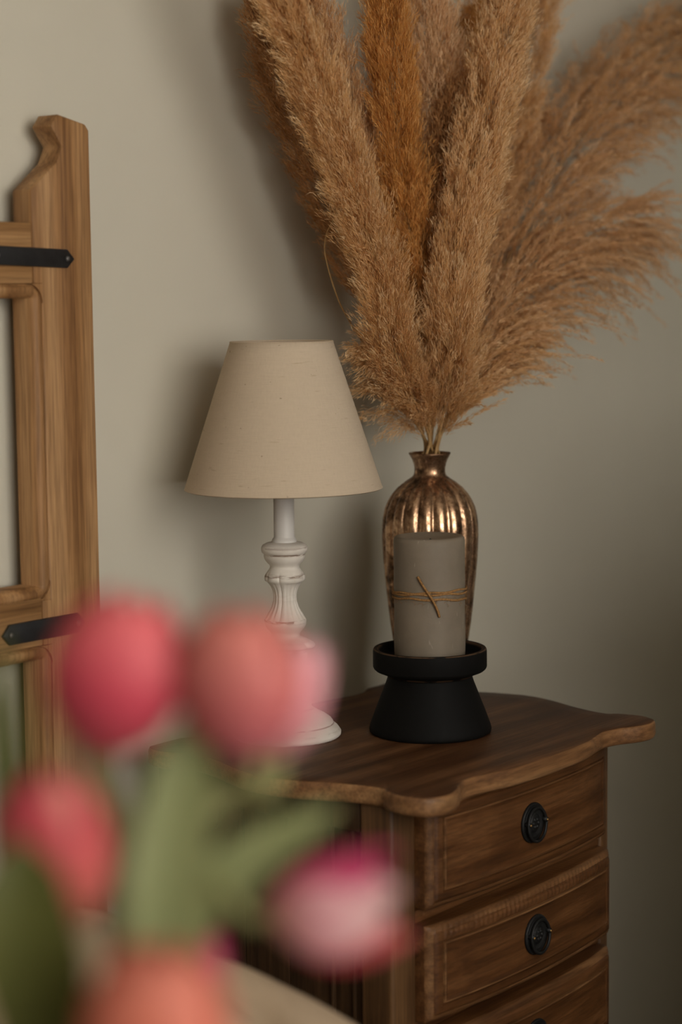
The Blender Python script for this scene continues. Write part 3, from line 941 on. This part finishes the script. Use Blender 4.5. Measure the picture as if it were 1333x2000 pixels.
candle = thing('pillar_candle', (HX, HY, cz0), 'taupe rustic pillar candle tied with jute twine standing in the black holder', 'candle')
cp = [(CR - .003, cz0 + .0002), (CR - .0006, cz0 + .003), (CR, cz0 + .01)] + [(CR + .0003 * math.sin(k * 1.7), cz0 + .01 + (CZ1 - cz0 - .016) * k / 8) for k in range(1, 8)] + \
     [(CR, CZ1 - .006), (CR - .0008, CZ1 - .0022), (CR - .0028, CZ1 - .0004), (CR - .005, CZ1), (CR - .009, CZ1 - .0006), (CR - .014, CZ1 - .0030), (.018, CZ1 - .0055), (.006, CZ1 - .0066), (0, CZ1 - .0068)]
lathe('candle_wax', cp, HX, HY, M['wax'], candle, 80)
tube('candle_wick', [(HX, HY, CZ1 - .008), (HX + .0005, HY, CZ1 - .006), (HX + .002, HY - .001, CZ1 - .004)], .0011, M['wick'], candle, 8)
# jute twine: three turns, a crossing, two tails
def front(a): # angle 0 faces the camera side
    b = math.atan2(-.62, -.78) + a
    return math.cos(b), math.sin(b)
tw = []
ztw = .978
for dz0, ph, amp in ((.0056, .6, .0022), (.0010, 1.5, .0036), (-.0055, 1.9, .0042)):
    P = []
    for a in np.linspace(0, 2 * PI, 90):
        c, s = front(a)
        z = ztw + dz0 + amp * math.sin(a + ph) + .0007 * math.sin(7 * a + ph * 3) - .003 * math.cos(a) * 0
        r_ = CR + .0012 + .0004 * math.sin(5 * a + ph)
        P.append((HX + r_ * c, HY + r_ * s, z))
    tw.append(tube_data(P, .00155, 6))
def on(a, z, out): 
    c, s = front(a)
    return (HX + (CR + out) * c, HY + (CR + out) * s, z)
tw.append(tube_data(catmull([on(-.36, ztw + .0275, .0016), on(-.22, ztw + .017, .003), on(-.02, ztw + .003, .0045), on(.06, ztw - .004, .0048)], 14), .0016, 6))
tw.append(tube_data(catmull([on(.0, ztw + .001, .0042), on(.10, ztw - .008, .0045), on(.18, ztw - .017, .003), on(.22, ztw - .0235, .0018)], 12), .0016, 6))
V_, F_ = join_data(tw)
pobj('jute_twine', V_, F_, M['jute'], candle, label='rough brown jute twine wound three times and crossed')
rng = np.random.default_rng(8)
fz = []
for k in range(110):
    a = rng.uniform(-1.6, 1.6)
    z = ztw + rng.uniform(-.008, .006)
    L_ = rng.uniform(.003, .009)
    p0 = np.array(on(a, z, .001)); p2 = np.array(on(a + rng.normal(0, .1), z + rng.uniform(-1, .5) * L_, rng.uniform(.0005, .003)))
    pm = (p0 + p2) / 2 + rng.normal(0, .0012, 3)
    pm[:2] = np.array((HX, HY)) + unit(pm[:2] - np.array((HX, HY))) * max(np.linalg.norm(pm[:2] - np.array((HX, HY))), CR + .0006)
    fz.append(tube_data(catmull([p0, pm, p2], 5), .00014, 3))
V_, F_ = join_data(fz)
tag(pobj('twine_fuzz', V_, F_, M['jute'], candle), kind='stuff')

# ---------------------------------------------------------------- pampas grass
def plume(label, ctrl, mat, rad, s0=0.12, nb=300, nh=90, ang=(12, 26), droop=0.12, bias=(0, 0, 0), hair=.0155, wid=.00085, seed=0, tone=0.0, tipr=.35, fluff=.30, start=.85, sway=.35, name='pampas_plume', brlen=None, core=0.0, scat=.0032):
    rng = np.random.default_rng(seed)
    ctrl = [tuple(c) for c in ctrl]
    # the stalk goes down through the neck into the vase
    a0 = rng.uniform(0, 2 * PI)
    c0 = np.array(ctrl[0])
    neck = np.array((VX, VY, 1.118)) + .0085 * np.array((math.cos(a0), math.sin(a0), 0)) + .35 * (np.clip(c0 - np.array((VX, VY, c0[2])), -.03, .03))
    foot = np.array((VX - (neck[0] - VX) * .8, VY - (neck[1] - VY) * .8, .93))
    P = catmull([foot, neck] + ctrl, 160)
    T, N, B = frames(P)
    t = thing(name, tuple(foot), label, 'pampas grass', 'pampas grass stems in the copper vase')
    L = np.concatenate([[0], np.cumsum(np.linalg.norm(np.diff(P, axis=0), axis=1))])
    tube('stalk', P[::2], np.linspace(.0024, .0008, len(P[::2])), M['stem_dry'], t, 6)
    i_s = np.argmin(np.linalg.norm(P - c0, axis=1))
    sl = L / L[-1]
    s_a = sl[i_s] + s0 * (1 - sl[i_s])
    # branches
    s = s_a + (1 - s_a) * np.sort(rng.uniform(0, 1, nb)) ** start
    k = np.clip(np.searchsorted(sl, s), 0, len(P) - 1)
    q_ = (s - s_a) / (1 - s_a)
    rr = rad * (np.minimum(1, .5 + q_ / .16) * np.where(q_ > .7, tipr + (1 - tipr) * (1 - (q_ - .7) / .3) ** .8, 1.0))
    th = rng.uniform(0, 2 * PI, nb)
    al = np.radians(rng.uniform(*ang, nb))
    rad_v = np.cos(th)[:, None] * N[k] + np.sin(th)[:, None] * B[k]
    bl = rr / np.sin(al) * rng.uniform(.6, 1.15, nb)
    if brlen is not None: bl = np.minimum(bl, brlen * rng.uniform(.6, 1.1, nb))
    r0 = core * rr * np.sqrt(rng.uniform(0, 1, nb))
    D0 = np.cos(al)[:, None] * T[k] + np.sin(al)[:, None] * rad_v
    org = P[k] + rad_v * r0[:, None]
    bias = np.array(bias, float)
    curl = rng.normal(0, 1, (nb, 3)) * .10
    # hairs
    tot = nb * nh
    bi = np.repeat(np.arange(nb), nh)
    u = rng.uniform(0, 1, tot) ** .8
    bl_ = bl[bi]
    G = np.array((0, 0, -1.0)) * droop + bias
    G = G[None, :] + curl[bi]
    pos = org[bi] + D0[bi] * (bl_ * u)[:, None] + G * (bl_ * u ** 2)[:, None]
    tan = unit(D0[bi] + G * (2 * u)[:, None])
    d = unit(tan + rng.normal(0, fluff, (tot, 3)))
    pos = pos + rng.normal(0, scat, (tot, 3))
    hl = hair * rng.uniform(.55, 1.25, tot) * (1 - .35 * u)
    bend = rng.normal(0, .12, (tot, 3)) + np.array((0, 0, -.10))
    side = unit(np.cross(d, rng.normal(0, 1, (tot, 3)))) * wid
    midp = pos + d * (hl * .5)[:, None]
    tip = pos + d * hl[:, None] + bend * hl[:, None]
    V = np.empty((tot, 5, 3))
    V[:, 0] = pos - side * .30; V[:, 1] = pos + side * .30
    V[:, 2] = midp - side * .5; V[:, 3] = midp + side * .5
    V[:, 4] = tip
    bt = rng.normal(0, .075, nb)[bi]
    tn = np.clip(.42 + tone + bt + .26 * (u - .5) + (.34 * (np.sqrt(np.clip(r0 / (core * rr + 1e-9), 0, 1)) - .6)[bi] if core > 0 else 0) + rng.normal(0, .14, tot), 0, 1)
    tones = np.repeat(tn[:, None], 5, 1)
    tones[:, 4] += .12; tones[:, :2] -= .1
    V = V.reshape(-1, 3) - np.array(t.location)
    nv = tot * 5
    me = bpy.data.meshes.new('plume_hair')
    me.vertices.add(nv)
    me.vertices.foreach_set('co', V.astype(np.float32).ravel())
    base = (np.arange(tot) * 5)[:, None]
    loops = np.concatenate([base + np.array([[0, 1, 3, 2]]), base + np.array([[2, 3, 4]])], 1).ravel()
    me.loops.add(len(loops))
    me.loops.foreach_set('vertex_index', loops.astype(np.int32))
    me.polygons.add(tot * 2)
    st = (np.arange(tot) * 7)[:, None] + np.array([[0, 4]])
    me.polygons.foreach_set('loop_start', st.ravel().astype(np.int32))
    me.update(calc_edges=True)
    at = me.attributes.new('tone', 'FLOAT', 'POINT')
    at.data.foreach_set('value', tones.ravel().astype(np.float32))
    me.materials.append(mat)
    h = link('plume_hair', me, t)
    h['kind'] = 'stuff'
    # fine branchlets that carry the hairs
    return t
HB, HO, HP, HN = M['hair_beige'], M['hair_orange'], M['hair_pink'], M['hair_brown']
TIGHT = dict(core=.82, brlen=.050, hair=.0130, wid=.00066, fluff=.21)
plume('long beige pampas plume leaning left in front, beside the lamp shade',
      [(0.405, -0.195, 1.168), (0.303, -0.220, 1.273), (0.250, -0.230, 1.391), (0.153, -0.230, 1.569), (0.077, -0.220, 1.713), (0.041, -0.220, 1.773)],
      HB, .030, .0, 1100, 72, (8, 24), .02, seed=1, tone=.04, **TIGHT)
plume('dusky pampas plume behind the long left-leaning beige one, wispy right edge',
      [(0.429, -0.170, 1.164), (0.404, -0.140, 1.365), (0.343, -0.120, 1.541), (0.273, -0.110, 1.707), (0.234, -0.110, 1.786)],
      HP, .041, .2, 800, 62, (8, 28), .03, seed=2, **TIGHT)
plume('darkest leftmost pampas plume, close to the wall and half hidden',
      [(0.427, -0.170, 1.164), (0.377, -0.100, 1.394), (0.306, -0.080, 1.541), (0.241, -0.080, 1.649), (0.212, -0.080, 1.723)],
      HN, .034, .3, 560, 58, (8, 26), .03, seed=3, tone=.05, **TIGHT)
plume('slim deep orange pampas plume standing upright left of centre',
      [(0.427, -0.180, 1.165), (0.406, -0.180, 1.338), (0.359, -0.180, 1.572), (0.336, -0.180, 1.746), (0.330, -0.180, 1.810)],
      HO, .032, .15, 800, 66, (8, 22), .02, seed=4, **TIGHT)
plume('pale soft pampas plume at the back, right of the orange one',
      [(0.446,-0.170,1.163), (0.471,-0.150,1.407), (0.475,-0.155,1.614), (0.463,-0.155,1.763), (0.455,-0.155,1.829)],
      HP, .040, .3, 800, 66, (8, 24), .03, seed=5, tone=.22, **TIGHT)
plume('small orange pampas tip rearmost against the wall between two taller plumes',
      [(0.463, -0.160, 1.162), (0.579, -0.110, 1.481), (0.650, -0.090, 1.689), (0.668, -0.090, 1.756)],
      HO, .027, .4, 420, 54, (8, 24), .03, seed=6, **TIGHT)
plume('broad beige pampas plume in the centre front leaning slightly right',
      [(0.420, -0.203, 1.167), (0.392,-0.245,1.271), (0.380,-0.255,1.338), (0.415,-0.255,1.471), (0.477,-0.250,1.621), (0.540,-0.245,1.776), (0.580,-0.240,1.849)],
      HB, .037, .0, 1250, 72, (8, 24), .03, seed=7, tone=.10, **TIGHT)
plume('tan pampas plume behind the broad centre one with ragged right edge',
      [(0.461, -0.170, 1.162), (0.585, -0.150, 1.365), (0.707, -0.130, 1.587), (0.792, -0.120, 1.773), (0.827, -0.120, 1.866)],
      HB, .034, .2, 640, 60, (8, 28), .04, seed=8, tone=.02, **TIGHT)
plume('short narrow brown pampas plume squeezed between the orange and the centre plumes',
      [(0.416, -0.190, 1.166), (0.402, -0.200, 1.338), (0.431, -0.200, 1.474), (0.463, -0.200, 1.617)],
      HN, .026, .05, 560, 60, (8, 22), .03, seed=9, **TIGHT)
LOOSE = dict(core=.60, hair=.0135, wid=.00068, fluff=.23, scat=.0024)
plume('big feathery pampas plume sweeping up to the far right',
      [(0.442, -0.190, 1.164), (0.560, -0.180, 1.322), (0.710, -0.170, 1.483), (0.930, -0.160, 1.640), (1.175, -0.150, 1.755), (1.352, -0.150, 1.830)],
      HP, .108, .03, 1350, 92, (8, 32), .22, seed=10, tone=.0, brlen=.13, **LOOSE)
plume('loose drooping pampas plume spreading low on the right with separate fronds',
      [(0.428, -0.200, 1.165), (0.500, -0.210, 1.275), (0.635, -0.210, 1.365), (0.800, -0.200, 1.432), (0.945, -0.200, 1.470)],
      HP, .095, .04, 420, 205, (8, 38), .36, seed=11, tone=.06, brlen=.165, core=.42, hair=.0105, wid=.00066, fluff=.20, bias=(.18, 0, 0), scat=.0012)
plume('short beige pampas plume lowest on the right above the vase shoulder',
      [(0.428, -0.200, 1.165), (0.452, -0.220, 1.227), (0.515, -0.220, 1.272), (0.595, -0.220, 1.300)],
      HB, .044, .0, 460, 80, (8, 34), .22, seed=12, brlen=.085, tone=.03, core=.5, hair=.011, wid=.00066, fluff=.20, scat=.0012)
plume('small drooping pampas tuft low on the left behind the lamp shade',
      [(0.410, -0.185, 1.163), (0.362, -0.180, 1.215), (0.325, -0.18, 1.262), (0.300, -0.18, 1.284)],
      HB, .036, .08, 150, 80, (10, 40), .40, seed=13, tone=.10, brlen=.07, core=.5, hair=.011, wid=.0007, fluff=.22)
bs = thing('bent_grass_stem', (.43, -.178, .95), 'thin bare curved grass stem looping beside the lamp shade against the wall', 'grass stem')
bentP = catmull([(.43, -.178, .95), (.428, -.178, 1.12), (0.415, -0.180, 1.165), (0.365, -0.160, 1.243), (0.325, -0.150, 1.290), (0.275, -0.150, 1.343), (0.247, -0.150, 1.399), (0.246, -0.150, 1.428), (0.262, -0.150, 1.452)], 60)
tube('stalk', bentP, np.linspace(.0016, .0009, 60), M['stem_dry'], bs, 6)

# ---------------------------------------------------------------- tulips in a jug on the bed
MOUTH = np.array((-1.150, -1.168, .945))
jug_z = .605
tray = thing('bed_tray', (MOUTH[0], MOUTH[1], .588), 'round wooden tray lying on the duvet under the tulip jug', 'tray')
lathe('tray_body', [(0, .588), (.165, .588), (.172, .592), (.175, .600), (.175, .622), (.171, .624), (.168, .622), (.167, .604), (.160, .6005), (0, .600)], MOUTH[0], MOUTH[1], M['oak_x'], tray, 64, sharp=40)
jug = thing('ceramic_jug', (MOUTH[0], MOUTH[1], .6005), 'cream glazed ceramic jug holding the tulips on the round tray', 'jug')
lathe('jug_body', [(0, .6005), (.048, .6005), (.054, .604), (.066, .64), (.075, .70), (.074, .76), (.062, .83), (.048, .885), (.044, .915), (.050, .945), (.053, .948), (.050, .949), (.046, .944), (.040, .915), (.044, .885), (.058, .83), (.069, .76), (.070, .70), (.060, .64), (.048, .612), (0, .611)], MOUTH[0], MOUTH[1], M['ceramic'], jug, 56)
tube('jug_handle', catmull([(MOUTH[0] - .045, MOUTH[1], .925), (MOUTH[0] - .085, MOUTH[1], .925), (MOUTH[0] - .108, MOUTH[1], .86), (MOUTH[0] - .098, MOUTH[1], .78), (MOUTH[0] - .070, MOUTH[1], .745)], 24), .0075, M['ceramic'], jug, 10)

def petal_patch(base, ax, e1, e2, L, Wd, phi, outer, seed, open_=0.0, tip=.0, half=66, dome=False):
    nu, nv = 14, 8
    rng = np.random.default_rng(seed)
    U = np.linspace(0, 1, nu)
    V, A = [], []
    up_ = [0, .08, .2, .4, .6, .8, .92, 1.0]
    rp = [.10, .44, .75, .98, 1.0, .90, .80, .72]
    wp = [.40, .66, .90, 1.0, .90, .62, .34, .03]
    if dome:
        rp = [.10, .44, .75, .98, 1.0, .84, .62, .36]
        wp = [.40, .66, .90, 1.0, .95, .74, .50, .12]
    for u in U:
        r = np.interp(u, up_, rp) * Wd / 2 * (1.0 if outer else .88) + open_ * u ** 3 * Wd
        aw = np.interp(u, up_, wp) * math.radians(half)
        for v in np.linspace(-1, 1, nv):
            a = phi + v * aw
            rr = r * (1 + (.05 if outer else -.02) * (v * v) - .03 * math.cos(v * PI)) 
            z = u * L * (1 + tip) - .03 * L * v * v * (u > .5)
            V.append(base + ax * z + (e1 * math.cos(a) + e2 * math.sin(a)) * rr)
            A.append(u)
    F = [(i * nv + j, i * nv + j + 1, (i + 1) * nv + j + 1, (i + 1) * nv + j) for i in range(nu - 1) for j in range(nv - 1)]
    return V, F, A
def strip_leaf(P, width, fold=.25, n=26, seed=0, face=(-.78, -.62, 0)):
    P = catmull(P, n)
    T = unit(np.gradient(P, axis=0))
    fv = unit(np.array(face, float))
    Sd = unit(np.cross(T, fv))
    Nn = np.cross(Sd, T)
    V, F = [], []
    for i in range(n):
        u = i / (n - 1)
        w_ = width * .5 * (np.interp(u, [0, .15, .5, .8, .93, 1], [.35, .7, 1, .75, .38, .03]))
        for v in (-1, -.5, 0, .5, 1):
            V.append(P[i] + Sd[i] * v * w_ + Nn[i] * (abs(v) ** 1.5 * w_ * fold))
    for i in range(n - 1):
        for j in range(4):
            a = i * 5 + j
            F.append((a, a + 1, a + 6, a + 5))
    return V, F
def tulip(label, base, tip, Wd, mats, phi0=0.3, open_=.0, leaves=(), seed=0, half=66, via=None, dome=False):
    base, tip = np.array(base), np.array(tip)
    ax = tip - base
    L = np.linalg.norm(ax)
    ax = ax / L
    e1 = unit(np.cross(ax, np.array((-.78, -.62, .05))))
    e2 = np.cross(ax, e1)
    a0 = seed * 2.4
    foot = np.array((MOUTH[0] + .018 * math.cos(a0), MOUTH[1] + .018 * math.sin(a0), .63))
    mouth = np.array((MOUTH[0] + .022 * math.cos(a0 + .4), MOUTH[1] + .022 * math.sin(a0 + .4), .94))
    t = thing('tulip', tuple(foot), label, 'tulip', 'tulips in the foreground bouquet')
    d = np.linalg.norm(base - mouth)
    if via is not None:
        SP = catmull([foot, mouth, np.array(via), base - ax * d * .06, base + ax * .002], 48)
    else:
        SP = catmull([foot, mouth, mouth + (base - mouth) * .45 + np.array((0, 0, d * .12)), base - ax * d * .22, base + ax * .002], 48)
    tube('stem', SP, .0036, M['stem'], t, 8)
    for k in range(6):
        outer = k % 2 == 0
        mt_ = mats[k % len(mats)]
        V, F, A = petal_patch(base, ax, e1, e2, L * (1.0 if outer else .98), Wd, phi0 + k * PI / 3, outer, seed * 10 + k, open_, half=half, dome=dome)
        pobj('petal', V, F, mt_, t, attr={'t': A})
    for pts, wd_, mt_ in leaves:
        V, F = strip_leaf(pts, wd_)
        pobj('leaf', V, F, mt_, t)
    return t
ROSE, CORAL, PALE, RED, MAG, LIGHT, ORNG = (M['petal_' + k] for k in ('rose', 'coral', 'pale', 'red', 'magenta', 'light', 'orange'))
tulip('rose pink tulip in front of the headboard post, uppermost on the left', (-1.148, -1.142, 1.157), (-1.136, -1.158, 1.229), .059, [ROSE], .5, .0,
      [([(-1.149, -1.171, 0.944), (-1.144, -1.175, 1.077), (-1.135, -1.176, 1.132), (-1.124, -1.180, 1.180)], .036, M['leaf'])], 1, via=(-1.139,-1.153,1.101), dome=True)
tulip('coral pink tulip in front of the white lamp base', (-1.113, -1.201, 1.157), (-1.120, -1.198, 1.225), .055, [CORAL], .2, .0, (), 2, via=(-1.120,-1.174,1.119), dome=True)
tulip('pale pink tulip half hidden behind the coral tulip, overlapping the lamp', (-1.055, -1.165, 1.141), (-1.042, -1.171, 1.199), .034, [PALE], .2, .0,
      [([(-1.141, -1.151, 0.930), (-1.118, -1.130, 1.061), (-1.111, -1.115, 1.107), (-1.114, -1.105, 1.140), (-1.117, -1.097, 1.166)], .027, M['leaf_pale'])], 3, via=(-1.110,-1.163,1.110))
tulip('red-pink drooping tulip at the left edge below the rose one', (-1.176, -1.150, 1.087), (-1.183, -1.144, 1.159), .051, [RED, CORAL], .1, .0,
      [([(-1.173, -1.173, 0.946), (-1.211, -1.174, 1.063), (-1.219, -1.172, 1.112), (-1.216, -1.166, 1.140)], .046, M['leaf_dark'])], 4, dome=True)
tulip('two-tone magenta and pale pink tulip lying sideways in front of the chest', (-1.107, -1.204, 1.087), (-1.078, -1.254, 1.096), .0445, [ROSE, LIGHT, MAG, MAG, LIGHT, ROSE], math.radians(30), .10,
      [([(-1.143, -1.163, 0.939), (-1.126, -1.166, 1.070), (-1.105, -1.186, 1.106), (-1.076, -1.219, 1.132)], .028, M['leaf'])], 5, half=42, via=(-1.117,-1.175,1.089))
tulip('orange-coral tulip lowest at the bottom edge, nearest of the bouquet', (-1.215, -1.237, 1.044), (-1.214, -1.242, 1.111), .056, [ORNG], .5, .0,
      [([(-1.174, -1.171, 0.946), (-1.193, -1.145, 1.084), (-1.192, -1.133, 1.159), (-1.185, -1.122, 1.215)], .022, M['leaf_dark'])], 6, dome=True)
tulip('small dark pink tulip bud barely showing above the pillow edge', (-1.085, -1.144, 1.031), (-1.083, -1.142, 1.063), .022, [MAG], .5, .0,
      [([(-1.170, -1.176, 0.946), (-1.194, -1.166, 1.045), (-1.194, -1.161, 1.077), (-1.199, -1.152, 1.092)], .024, M['leaf_dark'])], 7)
